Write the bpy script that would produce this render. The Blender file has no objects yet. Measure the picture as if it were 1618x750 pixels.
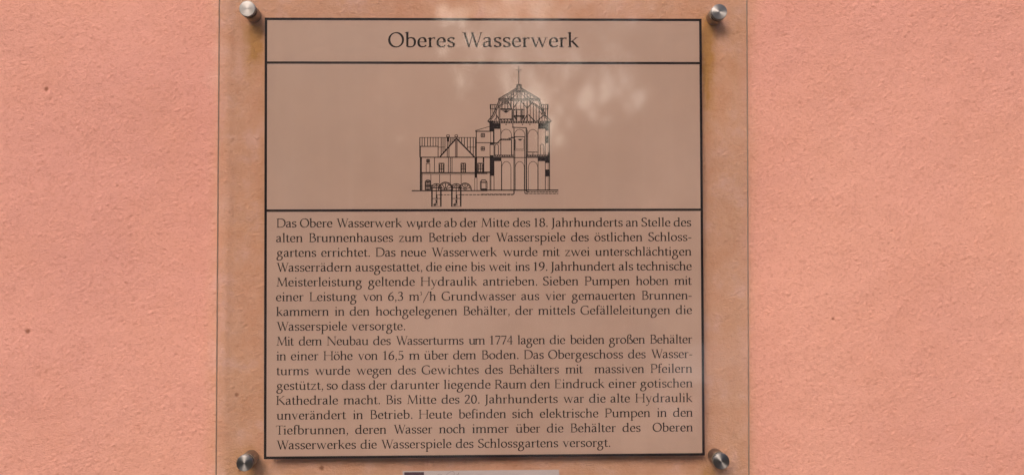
import bpy, bmesh, math, random
import numpy as np
from mathutils import Vector, Matrix
random.seed(7)
sc = bpy.context.scene
COL = sc.collection

# ---------------------------------------------------------------- camera
H0 = 1.60                       # height of the optical axis foot above the ground
PANEL_Y = -0.0200               # plane of the printed sheet; the wall surface is y = 0, the street is -y
S = 0.00075                     # panel unit (0.75 mm)
cam_d = bpy.data.cameras.new("camera"); cam = bpy.data.objects.new("camera", cam_d); COL.objects.link(cam)
cam_d.sensor_fit = 'HORIZONTAL'; cam_d.sensor_width = 36.0; cam_d.lens = 36.0 * 1450.0 / 1618.0
cam_d.clip_start = 0.01; cam_d.clip_end = 2000
R_ = Vector((0.999748587, -0.0224123305, 0.000670772)); U_ = Vector((-0.00111117, -0.01964299, 0.99980644)); F_ = Vector((0.02239482, 0.99955582, 0.01966296))
m = Matrix((R_, U_, -F_)).transposed().to_4x4(); m.translation = Vector((0, PANEL_Y - 1.0875, H0)); cam.matrix_world = m
sc.camera = cam

# ---------------------------------------------------------------- light
SUN_EL, SUN_AZ = math.radians(29), math.radians(-17)      # azimuth off the wall normal, towards the left
w = bpy.data.worlds.new("World"); sc.world = w; w.use_nodes = True
nt = w.node_tree; bg = nt.nodes['Background']
sky = nt.nodes.new('ShaderNodeTexSky'); sky.sky_type = 'NISHITA'; sky.sun_disc = False
sky.sun_elevation = SUN_EL; sky.air_density = 1.0; sky.dust_density = 4.0; sky.ozone_density = 1.0
nt.links.new(sky.outputs[0], bg.inputs[0]); bg.inputs[1].default_value = 0.15
sun_d = bpy.data.lights.new("sun", 'SUN'); sun = bpy.data.objects.new("sun", sun_d); COL.objects.link(sun)
sun_d.energy = 1.0; sun_d.angle = math.radians(18); sun_d.color = (1.0, 0.91, 0.84)
to_sun = Vector((math.sin(SUN_AZ) * math.cos(SUN_EL), -math.cos(SUN_AZ) * math.cos(SUN_EL), math.sin(SUN_EL)))
sun.rotation_euler = to_sun.to_track_quat('Z', 'Y').to_euler()
sky.sun_rotation = math.atan2(to_sun.x, to_sun.y)
vs = sc.view_settings; vs.view_transform = 'Standard'; vs.look = 'None'; vs.gamma = 1.0; vs.use_curve_mapping = False
vs.exposure = 0.31
sc.cycles.use_denoising = True; sc.cycles.use_adaptive_sampling = False; sc.cycles.max_bounces = 8; sc.cycles.transparent_max_bounces = 12

# ---------------------------------------------------------------- helpers
def link(o, parent=None):
    COL.objects.link(o)
    if parent is not None: o.parent = parent
    return o
def mesh_obj(name, verts, faces, mat, parent=None, smooth=False):
    me = bpy.data.meshes.new(name); me.from_pydata([tuple(v) for v in verts], [], faces)
    if smooth: me.polygons.foreach_set('use_smooth', [True] * len(me.polygons))
    me.materials.append(mat); me.update()
    return link(bpy.data.objects.new(name, me), parent)
def tag(o, label=None, cat=None, kind=None, group=None):
    if label: o['label'] = label
    if cat: o['category'] = cat
    if kind: o['kind'] = kind
    if group: o['group'] = group
    return o
def empty(name, loc, rot=(0, 0, 0), parent=None):
    o = bpy.data.objects.new(name, None); o.empty_display_size = .02; o.location = loc; o.rotation_euler = rot
    return link(o, parent)
def mat(name):
    m = bpy.data.materials.new(name); m.use_nodes = True; n = m.node_tree.nodes; l = m.node_tree.links
    return m, n, l, n['Principled BSDF'], n['Material Output']
def simple(name, col, rough=.6, metal=0, spec=.5):
    m, n, l, b, o = mat(name); b.inputs['Base Color'].default_value = (*col, 1); b.inputs['Roughness'].default_value = rough
    b.inputs['Metallic'].default_value = metal; b.inputs['Specular IOR Level'].default_value = spec
    return m
def nd(n, kind, **kw):
    x = n.new(kind)
    for k, v in kw.items(): setattr(x, k, v)
    return x
def noise(n, l, vec, scale, detail=3, rough=.5, dist=0):
    t = n.new('ShaderNodeTexNoise'); t.inputs['Scale'].default_value = scale; t.inputs['Detail'].default_value = detail
    t.inputs['Roughness'].default_value = rough; t.inputs['Distortion'].default_value = dist
    if vec is not None: l.new(vec, t.inputs['Vector'])
    return t.outputs['Fac']
def ramp(n, l, fac, stops):
    r = n.new('ShaderNodeValToRGB'); e = r.color_ramp.elements
    e[0].position, e[0].color = stops[0][0], (*stops[0][1], 1)
    e[1].position, e[1].color = stops[-1][0], (*stops[-1][1], 1)
    for p, c in stops[1:-1]:
        k = e.new(p); k.color = (*c, 1)
    l.new(fac, r.inputs[0]); return r.outputs[0]
def mix(n, l, fac, a, b, blend='MIX'):
    x = n.new('ShaderNodeMix'); x.data_type = 'RGBA'; x.blend_type = blend
    for s, v in ((0, fac), (6, a), (7, b)):
        if hasattr(v, 'is_linked'): l.new(v, x.inputs[s])
        elif isinstance(v, tuple): x.inputs[s].default_value = (*v, 1)
        else: x.inputs[s].default_value = v
    return x.outputs[2]
def mth(n, l, op, a, b=None, c=None, clamp=False):
    x = n.new('ShaderNodeMath'); x.operation = op; x.use_clamp = clamp
    for i, v in enumerate((a, b, c)):
        if v is None: continue
        if hasattr(v, 'is_linked'): l.new(v, x.inputs[i])
        else: x.inputs[i].default_value = v
    return x.outputs[0]
# ---------------------------------------------------------------- lettering: a broad-nib book roman drawn as flat print
ADV = {' ': 250, '.': 250, ',': 250, '-': 333, '/': 606, 'ß': 556, 'ä': 500, 'ö': 546, 'ü': 603, '³': 300}
for c in '0123456789': ADV[c] = 500
ADV.update(dict(zip('ABCDEFGHIJKLMNOPQRSTUVWXYZ', [778,611,709,774,611,556,763,832,337,333,726,611,946,831,786,604,786,668,525,613,778,722,1000,667,667,667])))
ADV.update(dict(zip('abcdefghijklmnopqrstuvwxyz', [500,553,444,611,479,333,556,582,291,234,556,291,883,582,546,601,560,395,424,326,603,565,834,516,556,500])))
KERN = {'Wa': -60, 'Ti': -40, 'Pf': -10, 'We': -60, 'rw': 5}
THICK, THIN = 106.0, 50.0
def flat(spec, n=7):
    t = spec.split(); i = 0; pts = []; cmd = None
    while i < len(t):
        if t[i].isalpha(): cmd = t[i]; i += 1
        if cmd in 'ML':
            pts.append((float(t[i]), float(t[i+1]))); i += 2
            if cmd == 'M': cmd = 'L'
        elif cmd == 'C':
            p0 = pts[-1]; q = [float(v) for v in t[i:i+6]]; i += 6
            for k in range(1, n + 1):
                s = k / n; a = (1-s)**3; b = 3*s*(1-s)**2; c = 3*s*s*(1-s); d = s**3
                pts.append((a*p0[0]+b*q[0]+c*q[2]+d*q[4], a*p0[1]+b*q[1]+c*q[3]+d*q[5]))
    return pts
def ribbon(pts, w=None, closed=False, thick=THICK, thin=THIN):
    """quads following pts; w None = broad nib, number = constant, (a, b) = taper"""
    n = len(pts); L, Rr = [], []
    for i in range(n):
        if closed: a, b = pts[(i-1) % n], pts[(i+1) % n]
        else: a, b = pts[max(i-1, 0)], pts[min(i+1, n-1)]
        dx, dy = b[0]-a[0], b[1]-a[1]; d = math.hypot(dx, dy) or 1; dx /= d; dy /= d
        if w is None:
            s = abs(math.sin(math.atan2(dy, dx) - math.radians(14))); ww = thin + (thick - thin) * s ** 1.6
        elif isinstance(w, tuple): ww = w[0] + (w[1]-w[0]) * i / (n-1)
        else: ww = w
        x, y = pts[i]; L.append((x - dy*ww/2, y + dx*ww/2)); Rr.append((x + dy*ww/2, y - dx*ww/2))
    out = []
    for i in range(n if closed else n-1):
        j = (i+1) % n; out.append([L[i], Rr[i], Rr[j], L[j]])
    return out
def P(s, w=None): return ribbon(flat(s), w)
def EL(cx, cy, rx, ry, n=28, w=None): return ribbon([(cx + rx*math.cos(2*math.pi*k/n), cy + ry*math.sin(2*math.pi*k/n)) for k in range(n)], w, True)
def DOT(cx, cy, r, n=12): return [[(cx + r*math.cos(2*math.pi*k/n), cy + r*math.sin(2*math.pi*k/n)) for k in range(n)]]
def ST(x, y0, y1, w=THICK): return [[(x-w/2+4, y0), (x+w/2-4, y0), (x+w/2, y1), (x-w/2, y1)]]
def FT(x, y=0, l=98, r=98, w=THICK, up=1):       # slab serif, up=1 at a foot, up=-1 at a head
    return [[(x-l, y), (x+r, y), (x+r, y+up*27), (x+w/2, y+up*42), (x+w/2, y+up*70), (x-w/2, y+up*70), (x-w/2, y+up*42), (x-l, y+up*29)]]
def FL(x, y, l=66): return [[(x-THICK/2-l, y-62), (x-THICK/2-l+6, y-42), (x+THICK/2, y), (x+THICK/2, y-110), (x-THICK/2, y-110), (x-THICK/2, y-74)]]
def PG(*p): return [list(p)]
G = {}
def arch(x0, x1): return P(f'M {x0+20} 345 C {x0+70} 420 {x0+130} 446 {x1-115} 446 C {x1-40} 446 {x1} 400 {x1} 300 L {x1} 20')
G['a'] = P('M 75 372 C 120 430 180 452 235 452 C 315 452 348 405 348 330 L 348 120 C 348 50 375 22 455 42') + P('M 345 282 C 240 258 82 245 82 125 C 82 50 125 22 172 22 C 240 22 310 60 345 110') + PG((58,352),(95,345),(98,400),(78,395))
G['b'] = ST(118, 40, 715) + FL(118, 726) + P('M 125 370 C 170 425 225 446 285 446 C 400 446 470 365 470 240 C 470 100 385 18 265 18 C 205 18 150 30 105 52')
G['c'] = P('M 395 405 C 360 435 310 447 268 447 C 145 447 72 350 72 222 C 72 95 150 20 262 20 C 325 20 375 42 410 82') + PG((372,350),(402,350),(412,432),(360,440))
G['d'] = ST(452, 60, 715) + FL(452, 726) + P('M 440 415 C 390 440 335 446 290 446 C 150 446 76 350 76 215 C 76 95 145 22 235 22 C 320 22 390 62 440 112') + PG((409,90),(409,-8),(575,16),(575,40),(495,48),(495,90))
G['e'] = P('M 85 248 L 405 248', 30) + P('M 400 240 C 405 375 350 447 262 447 C 145 447 74 350 74 225 C 74 95 150 22 262 22 C 335 22 390 50 428 96')
G['f'] = P('M 138 20 L 138 540 C 138 660 190 708 262 708 C 300 708 325 692 340 668') + FT(138, 0, 100, 112) + P('M 20 440 L 300 440', 34) + PG((322,700),(345,690),(338,630),(312,640))
G['g'] = EL(242, 305, 140, 142) + P('M 335 400 C 400 425 450 425 530 425', 40) + P('M 165 185 C 95 150 90 95 150 78', 50) + P('M 150 78 C 250 62 452 80 452 -50 C 452 -170 340 -262 225 -262 C 110 -262 48 -205 48 -135 C 48 -60 100 0 190 60')
G['h'] = ST(126, 20, 715) + FL(126, 726) + arch(126, 446) + FT(126) + FT(446)
G['i'] = ST(145, 20, 458) + FL(145, 469) + FT(145) + DOT(140, 645, 52)
G['k'] = ST(122, 20, 715) + FL(122, 726) + FT(122, 0, 98, 90) + P('M 150 238 L 410 440', 36) + P('M 235 285 L 470 30', 88) + PG((345,462),(345,440),(500,440),(500,462)) + PG((430,60),(445,0),(560,0),(560,20),(500,40))
G['l'] = ST(145, 20, 715) + FL(145, 726) + FT(145)
G['m'] = ST(126, 20, 458) + FL(126, 469) + arch(126, 438) + arch(438, 752) + FT(126) + FT(438) + FT(752)
G['n'] = ST(126, 20, 458) + FL(126, 469) + arch(126, 446) + FT(126) + FT(446)
G['o'] = EL(273, 233, 198, 213)
G['p'] = ST(132, -260, 458) + FL(132, 469) + FT(132, -276, 98, 110) + P('M 140 375 C 190 425 245 446 305 446 C 430 446 516 370 516 240 C 516 95 420 20 290 20 C 230 20 180 32 140 52')
G['r'] = ST(128, 20, 458) + FL(128, 469) + FT(128, 0, 98, 112) + P('M 145 335 C 195 405 240 440 290 446', 40) + PG((255,462),(362,470),(362,375),(338,370),(318,402),(275,418))
G['s'] = P('M 352 385 C 330 432 280 450 222 450 C 135 450 88 405 88 350 C 88 290 150 262 215 240 C 300 210 345 180 345 118 C 345 50 285 20 200 20 C 140 20 95 45 72 90') + PG((330,350),(358,350),(365,435),(335,430)) + PG((58,35),(90,30),(85,120),(58,120))
G['t'] = P('M 132 560 L 132 120 C 132 50 165 22 212 22 C 250 22 285 38 312 62') + P('M 20 440 L 300 440', 34) + PG((20,440),(90,440),(175,440),(175,585),(150,580),(120,500))
G['u'] = FL(122, 460) + P('M 122 440 L 122 175 C 122 70 170 24 245 24 C 325 24 395 65 440 115') + ST(452, 40, 450) + FL(452, 460) + PG((409,90),(409,-8),(575,16),(575,40),(495,48),(495,90))
G['v'] = P('M 98 450 L 292 6', 86) + P('M 285 20 L 455 450', 38) + PG((10,440),(10,462),(190,462),(190,440),(120,425),(60,425)) + PG((375,440),(375,462),(550,462),(550,440))
G['w'] = P('M 92 450 L 262 6', 84) + P('M 255 20 L 410 440', 38) + P('M 398 450 L 572 6', 84) + P('M 565 20 L 720 450', 38) + PG((8,440),(8,462),(175,462),(175,440)) + PG((320,440),(320,462),(470,462),(470,440)) + PG((650,440),(650,462),(812,462),(812,440))
G['y'] = P('M 92 450 L 292 20', 84) + P('M 460 450 L 268 -60 C 225 -180 180 -245 70 -245', 42) + PG((8,440),(8,462),(180,462),(180,440)) + PG((375,440),(375,462),(545,462),(545,440)) + DOT(75, -240, 36)
G['z'] = P('M 52 438 L 440 438', 46) + P('M 395 440 L 85 22', 58) + P('M 35 24 L 452 24', 48) + PG((42,350),(66,350),(80,450),(45,450)) + PG((425,10),(450,10),(468,120),(445,120))
G['ß'] = P('M 128 20 L 128 520 C 128 655 190 708 270 708 C 350 708 388 655 388 590 C 388 520 300 500 300 430 C 300 350 500 310 500 170 C 500 70 430 20 350 20 C 300 20 270 35 245 60') + FT(128, 0, 98, 90)
for a, b, x in (('a', 'ä', 222), ('o', 'ö', 273), ('u', 'ü', 285)): G[b] = G[a] + DOT(x-92, 622, 47) + DOT(x+92, 622, 47)
G['B'] = ST(135, 10, 682, 88) + P('M 135 674 L 290 674 C 405 674 455 615 455 535 C 455 430 370 372 270 372') + P('M 135 368 L 320 368', 30) + P('M 290 368 C 440 368 535 315 535 200 C 535 80 430 18 290 18 L 135 18') + PG((25,692),(25,670),(140,655),(140,692)) + PG((25,0),(25,22),(140,36),(140,0))
G['D'] = ST(135, 10, 682, 88) + P('M 135 674 L 320 674 C 570 674 700 545 700 350 C 700 140 550 18 320 18 L 135 18') + PG((20,692),(20,670),(140,655),(140,692)) + PG((20,0),(20,22),(140,36),(140,0))
G['E'] = ST(135, 10, 682, 88) + P('M 30 675 L 520 675', 34) + P('M 135 362 L 450 362', 32) + P('M 30 18 L 545 18', 36) + PG((498,692),(530,692),(530,545),(505,545)) + PG((430,440),(455,440),(455,285),(430,285)) + PG((525,0),(560,0),(582,150),(555,150))
G['G'] = P('M 648 600 C 590 655 505 684 408 684 C 200 684 72 540 72 345 C 72 140 215 12 415 12 C 500 12 580 30 655 70') + ST(648, 50, 300, 86) + PG((540,312),(540,292),(740,292),(740,312)) + PG((618,530),(645,530),(655,660),(620,650))
G['H'] = ST(135, 10, 682, 88) + ST(697, 10, 682, 88) + P('M 135 362 L 697 362', 34) + FT(135, 0, 112, 112) + FT(697, 0, 112, 112) + FT(135, 692, 112, 112, up=-1) + FT(697, 692, 112, 112, up=-1)
G['J'] = P('M 178 680 L 178 60 C 178 -70 140 -140 18 -186') + FT(178, 692, 112, 112, up=-1)
G['K'] = ST(135, 10, 682, 88) + P('M 165 345 L 590 672', 36) + P('M 265 410 L 650 20', 92) + FT(135, 0, 112, 100) + FT(135, 692, 112, 100, up=-1) + PG((500,692),(500,670),(690,670),(690,692)) + PG((600,60),(610,0),(745,0),(745,20),(680,36))
G['L'] = ST(135, 10, 682, 88) + P('M 30 18 L 560 18', 36) + FT(135, 692, 112, 112, up=-1) + PG((535,0),(575,0),(598,165),(570,165))
G['M'] = P('M 135 10 L 200 680', 42) + P('M 205 690 L 478 30', 90) + P('M 470 30 L 748 690', 42) + P('M 765 690 L 808 10', 92) + FT(135, 0, 105, 100, 40) + FT(808, 0, 108, 112) + PG((70,692),(70,672),(215,660),(245,692)) + PG((735,692),(735,660),(890,672),(890,692))
G['N'] = ST(140, 10, 680, 44) + P('M 145 680 L 690 20', 92) + ST(698, 0, 682, 44) + FT(140, 0, 108, 108, 44) + FT(698, 692, 108, 108, 44, up=-1) + PG((20,692),(20,672),(150,655),(190,692))
G['O'] = EL(393, 346, 318, 334, 40)
G['P'] = ST(135, 10, 682, 88) + P('M 135 674 L 300 674 C 455 674 528 600 528 492 C 528 375 430 315 310 315 C 265 315 235 320 205 332') + FT(135, 0, 112, 120) + PG((22,692),(22,670),(140,655),(140,692))
G['R'] = ST(135, 10, 682, 88) + P('M 135 674 L 300 674 C 440 674 505 610 505 515 C 505 415 420 352 300 352 L 180 352') + P('M 320 375 L 585 30', 92) + FT(135, 0, 112, 112) + PG((22,692),(22,670),(140,655),(140,692)) + PG((530,66),(545,0),(680,0),(680,20),(615,36))
G['S'] = P('M 440 600 C 405 655 345 680 275 680 C 160 680 95 615 95 535 C 95 430 175 395 265 352 C 365 305 445 265 445 165 C 445 75 365 15 255 15 C 170 15 100 60 62 130') + PG((415,530),(442,530),(455,640),(425,640)) + PG((45,50),(80,60),(72,165),(48,165))
G['T'] = ST(306, 10, 682, 88) + P('M 35 675 L 580 675', 36) + FT(306, 0, 112, 112) + PG((22,692),(55,692),(48,560),(22,560)) + PG((562,692),(592,692),(595,560),(570,560))
G['W'] = P('M 125 680 L 345 0', 92) + P('M 335 15 L 520 640', 42) + P('M 480 680 L 700 0', 92) + P('M 690 15 L 900 680', 42) + PG((8,692),(8,670),(235,670),(235,692)) + PG((395,692),(395,670),(590,670),(590,692)) + PG((800,692),(800,670),(1000,670),(1000,692))
G['0'] = EL(250, 335, 182, 328, 36)
G['1'] = ST(262, 20, 680) + FT(262, 0, 120, 120) + PG((100,590),(108,570),(225,600),(300,590),(305,686))
G['2'] = P('M 75 540 C 95 630 160 672 235 672 C 330 672 382 615 382 525 C 382 400 250 260 60 50') + P('M 45 34 L 460 34', 66) + PG((440,60),(465,60),(478,120),(455,120))
G['3'] = P('M 80 590 C 115 645 170 672 235 672 C 320 672 368 625 368 548 C 368 450 290 395 180 378') + P('M 180 382 C 320 382 408 320 408 210 C 408 85 310 18 190 18 C 130 18 80 40 50 80')
G['4'] = P('M 345 686 L 345 10', 84) + P('M 360 680 L 45 235', 40) + P('M 30 215 L 470 215', 48) + FT(345, 0, 95, 95)
G['5'] = P('M 130 655 L 420 655', 62) + P('M 128 670 L 108 370', 34) + P('M 108 370 C 280 440 415 360 415 215 C 415 90 315 18 195 18 C 135 18 90 35 60 65')
G['6'] = P('M 420 672 C 230 620 76 450 76 235 C 76 95 150 18 258 18 C 365 18 430 95 430 205 C 430 315 365 385 272 385 C 195 385 130 350 95 290')
G['7'] = P('M 45 645 L 465 645', 72) + P('M 440 640 L 180 0', (50, 92)) + PG((40,690),(62,690),(62,560),(35,560))
G['8'] = EL(250, 515, 150, 152, 28) + EL(250, 190, 178, 176, 30)
G['9'] = P('M 80 0 C 270 60 424 210 424 435 C 424 580 350 668 242 668 C 135 668 70 590 70 480 C 70 370 135 300 228 300 C 305 300 370 335 405 395')
G['.'] = DOT(125, 42, 56)
G[','] = DOT(128, 42, 54) + P('M 150 55 C 165 -10 130 -90 60 -140', (62, 22))
G['-'] = P('M 40 245 L 295 245', 62)
G['/'] = P('M 70 -170 L 535 720', 52)
G['³'] = [[(p[0]*.42+40, p[1]*.42+400) for p in q] for q in G['3']]
EXT = {k: (min(p[0] for q in g for p in q), max(p[0] for q in g for p in q)) for k, g in G.items()}
def set_text(out, text, size, u0, u1, v):
    """lay text between the ink edges u0..u1 on baseline v"""
    k = size / 1000; n = len(text)
    pos = [0.0]
    for a, b in zip(text, text[1:]): pos.append(pos[-1] + ADV[a] + KERN.get(a + b, 0))
    ink0, ink1 = EXT[text[0]][0], pos[-1] + EXT[text[-1]][1]
    want = (u1 - u0) / k; tr = 0.0; sx = 1.0
    if n > 1:
        sx = 1 + (want - (ink1 - ink0)) / (ink1 - ink0) * .35; sx = min(max(sx, .93), 1.07)
        tr = (want - (ink1 - ink0) * sx) / (n - 1)
    for i, c in enumerate(text):
        x0 = pos[i] * sx + tr * i - ink0 * sx
        for q in G[c]: out.append([(u0 + (x0 + p[0]*sx)*k, v + p[1]*k) for p in q])
def print_mesh(name, polys, m, parent, y=0.0, unit=S):
    """flat ink: every stroke a hair in front of the previous one so that no two faces share a plane"""
    V, F = [], []
    for i, q in enumerate(polys):
        b = len(V); yy = y - 0.000012 * (i % 5)
        area = sum(q[j][0]*q[(j+1) % len(q)][1] - q[(j+1) % len(q)][0]*q[j][1] for j in range(len(q)))
        if area < 0: q = q[::-1]
        V += [(p[0]*unit, yy, p[1]*unit) for p in q]; F.append(tuple(range(b, b+len(q))))
    return mesh_obj(name, V, F, m, parent)
# ---------------------------------------------------------------- materials
ZC = H0                                     # panel heights are given relative to the optical axis foot
def plaster_material():
    m, n, l, b, o = mat("salmon_plaster")
    tc = n.new('ShaderNodeTexCoord'); P3 = tc.outputs['Object']
    sep = n.new('ShaderNodeSeparateXYZ'); l.new(P3, sep.inputs[0]); X, Z = sep.outputs['X'], sep.outputs['Z']
    big = noise(n, l, P3, 1.6, 4, .55); mid = noise(n, l, P3, 9, 5, .6); fine = noise(n, l, P3, 240, 3, .6)
    base = ramp(n, l, big, [(.30, (.625, .284, .232)), (.5, (.672, .314, .248)), (.68, (.712, .346, .260))])
    c = mix(n, l, mth(n, l, 'MULTIPLY', ramp1(n, l, mid, .45, .75), .35), base, (.640, .285, .185))
    c = mix(n, l, mth(n, l, 'MULTIPLY', ramp1(n, l, fine, .34, .48, True), .30), c, (.45, .175, .12))
    # weathered zone that never gets washed by rain behind the glass: ochre, greyer, with its own uneven outline
    wob = mth(n, l, 'MULTIPLY', mth(n, l, 'SUBTRACT', noise(n, l, P3, 7, 3), .5), .035)
    inx = mth(n, l, 'MULTIPLY', smooth(n, l, mth(n, l, 'ADD', X, wob), -.345, -.318), smooth(n, l, mth(n, l, 'ADD', X, wob), .330, .298))
    inz = mth(n, l, 'MULTIPLY', smooth(n, l, mth(n, l, 'ADD', Z, wob), ZC-.34, ZC-.30), smooth(n, l, mth(n, l, 'ADD', Z, wob), ZC+.35, ZC+.33))
    zone = mth(n, l, 'MULTIPLY', inx, inz)
    zn = mth(n, l, 'MULTIPLY', zone, mth(n, l, 'ADD', .45, mth(n, l, 'MULTIPLY', noise(n, l, P3, 12, 4, .6), .55)))
    c = mix(n, l, mth(n, l, 'MULTIPLY', zn, .80), c, ramp(n, l, noise(n, l, P3, 26, 5, .65), [(.36, (.540, .265, .135)), (.52, (.590, .325, .200)), (.66, (.640, .385, .310))]))
    # ochre runs below each fixing
    mp = n.new('ShaderNodeMapping'); mp.inputs['Scale'].default_value = (60, 60, 7); l.new(P3, mp.inputs[0])
    drip = noise(n, l, mp.outputs[0], 1.0, 4, .6)
    tot = None
    for (x, z, wd, ln, k) in ((-.287, ZC+.272, .017, .066, 1.0), (-.292, ZC+.262, .010, .075, .6), (.262, ZC+.283, .014, .17, .85), (.250, ZC+.24, .010, .30, .5), (-.262, ZC+.25, .02, .42, .35), (-.287, ZC-.252, .012, .06, .5), (.262, ZC-.262, .012, .05, .6), (-.295, ZC-.235, .03, .05, .35)):
        gx = mth(n, l, 'SUBTRACT', 1, mth(n, l, 'DIVIDE', mth(n, l, 'ABSOLUTE', mth(n, l, 'SUBTRACT', X, x)), wd), clamp=True)
        up = smooth(n, l, Z, z + .018, z - .004); dn = smooth(n, l, Z, z - ln, z - .2*ln)
        g = mth(n, l, 'MULTIPLY', mth(n, l, 'MULTIPLY', gx, up), mth(n, l, 'MULTIPLY', dn, k))
        tot = g if tot is None else mth(n, l, 'MAXIMUM', tot, g)
    st = mth(n, l, 'MULTIPLY', tot, mth(n, l, 'MULTIPLY_ADD', mth(n, l, 'MULTIPLY', drip, noise(n, l, P3, 90, 3, .6)), 6.5, .10), clamp=True)
    c = mix(n, l, st, c, (.47, .22, .075))
    # pale patches left of the print
    tot = None
    for (x, z, rx, rz, k) in ((-.330, ZC+.213, .022, .018, .45), (-.322, ZC+.06, .016, .03, .40), (-.326, ZC+.245, .014, .02, .5), (-.300, ZC+.25, .012, .03, .3)):
        d = mth(n, l, 'SQRT', mth(n, l, 'ADD', mth(n, l, 'POWER', mth(n, l, 'DIVIDE', mth(n, l, 'SUBTRACT', X, x), rx), 2), mth(n, l, 'POWER', mth(n, l, 'DIVIDE', mth(n, l, 'SUBTRACT', Z, z), rz), 2)))
        g = mth(n, l, 'MULTIPLY', mth(n, l, 'SUBTRACT', 1, d, clamp=True), k)
        tot = g if tot is None else mth(n, l, 'MAXIMUM', tot, g)
    c = mix(n, l, mth(n, l, 'MULTIPLY', tot, mth(n, l, 'MULTIPLY', mid, 2), clamp=True), c, (.70, .42, .36))
    # small brown specks
    tot = None
    for (x, z, r) in ((-.5515, ZC-.0905, .0030), (-.2025, ZC-.2535, .0032), (-.3000, ZC-.256, .0022), (-.534, ZC+.199, .0028), (.415, ZC-.0765, .002), (.2505, ZC+.150, .0018), (-.3035, ZC-.166, .0026), (-.266, ZC-.166, .0022), (.3545, ZC-.288, .002)):
        d = mth(n, l, 'SQRT', mth(n, l, 'ADD', mth(n, l, 'POWER', mth(n, l, 'SUBTRACT', X, x), 2), mth(n, l, 'POWER', mth(n, l, 'SUBTRACT', Z, z), 2)))
        g = smooth(n, l, mth(n, l, 'ADD', d, mth(n, l, 'MULTIPLY', fine, r*.8)), r*1.7, r*.7)
        tot = g if tot is None else mth(n, l, 'MAXIMUM', tot, g)
    c = mix(n, l, mth(n, l, 'MULTIPLY', tot, .75), c, (.20, .065, .03))
    l.new(c, b.inputs['Base Color']); b.inputs['Roughness'].default_value = .82; b.inputs['Specular IOR Level'].default_value = .25
    bp = n.new('ShaderNodeBump'); bp.inputs['Strength'].default_value = .8; bp.inputs['Distance'].default_value = .0016
    mm = n.new('ShaderNodeMapping'); mm.inputs['Scale'].default_value = (1, 1, 1.5); mm.inputs['Rotation'].default_value = (0, .5, 0); l.new(P3, mm.inputs[0])
    l.new(noise(n, l, mm.outputs[0], 420, 4, .6), bp.inputs['Height']); l.new(bp.outputs[0], b.inputs['Normal'])
    return m
def ramp1(n, l, v, a, b, inv=False):
    x = n.new('ShaderNodeMapRange'); l.new(v, x.inputs[0]); x.inputs[1].default_value = a; x.inputs[2].default_value = b
    x.inputs[3].default_value = 1 if inv else 0; x.inputs[4].default_value = 0 if inv else 1
    return x.outputs[0]
def smooth(n, l, v, a, b):
    x = n.new('ShaderNodeMapRange'); x.interpolation_type = 'SMOOTHSTEP'; l.new(v, x.inputs[0])
    inv = a > b
    x.inputs[1].default_value = min(a, b); x.inputs[2].default_value = max(a, b); x.inputs[3].default_value = 1 if inv else 0; x.inputs[4].default_value = 0 if inv else 1
    return x.outputs[0]
M_PLASTER = plaster_material()

def glass_material():
    m = bpy.data.materials.new("acrylic_glass"); m.use_nodes = True; n = m.node_tree.nodes; l = m.node_tree.links; n.clear()
    o = n.new('ShaderNodeOutputMaterial'); t = n.new('ShaderNodeBsdfTransparent'); g = n.new('ShaderNodeBsdfGlossy'); mx = n.new('ShaderNodeMixShader'); gm = n.new('ShaderNodeNewGeometry'); dp = n.new('ShaderNodeVectorMath'); dp.operation = 'DOT_PRODUCT'
    tc = n.new('ShaderNodeTexCoord')
    t.inputs[0].default_value = (.972, .984, .970, 1); g.inputs['Roughness'].default_value = .05; g.inputs[0].default_value = (.95, .95, 1, 1)
    # Schlick reflectance, the same from either side of each face (a thin parallel plate bends no ray)
    l.new(gm.outputs['Incoming'], dp.inputs[0]); l.new(gm.outputs['Normal'], dp.inputs[1])
    ca = mth(n, l, 'ABSOLUTE', dp.outputs['Value']); F_s = mth(n, l, 'MULTIPLY_ADD', mth(n, l, 'POWER', mth(n, l, 'SUBTRACT', 1, ca, clamp=True), 5), .957, .043)
    bp = n.new('ShaderNodeBump'); bp.inputs['Strength'].default_value = .03; bp.inputs['Distance'].default_value = .002
    l.new(noise(n, l, tc.outputs['Object'], 6, 2), bp.inputs['Height']); l.new(bp.outputs[0], g.inputs['Normal'])
    l.new(F_s, mx.inputs[0]); l.new(t.outputs[0], mx.inputs[1]); l.new(g.outputs[0], mx.inputs[2])
    # thin film of dust
    d = n.new('ShaderNodeBsdfDiffuse'); d.inputs[0].default_value = (.62, .58, .60, 1); m2 = n.new('ShaderNodeMixShader')
    dv = mth(n, l, 'MULTIPLY', ramp1(n, l, noise(n, l, tc.outputs['Object'], 5, 5, .65, .6), .35, .8), .03)
    l.new(mth(n, l, 'ADD', dv, .002), m2.inputs[0]); l.new(mx.outputs[0], m2.inputs[1]); l.new(d.outputs[0], m2.inputs[2])
    l.new(m2.outputs[0], o.inputs[0]); return m
M_GLASS = glass_material()
def edge_material():
    m = bpy.data.materials.new("acrylic_cut_edge"); m.use_nodes = True; n = m.node_tree.nodes; l = m.node_tree.links; n.clear()
    o = n.new('ShaderNodeOutputMaterial'); t = n.new('ShaderNodeBsdfTransparent'); d = n.new('ShaderNodeBsdfPrincipled'); mx = n.new('ShaderNodeMixShader')
    t.inputs[0].default_value = (.75, .72, .66, 1); d.inputs['Base Color'].default_value = (.30, .24, .19, 1); d.inputs['Roughness'].default_value = .35
    mx.inputs[0].default_value = .62; l.new(t.outputs[0], mx.inputs[1]); l.new(d.outputs[0], mx.inputs[2]); l.new(mx.outputs[0], o.inputs[0]); return m
M_EDGE = edge_material()
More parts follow.
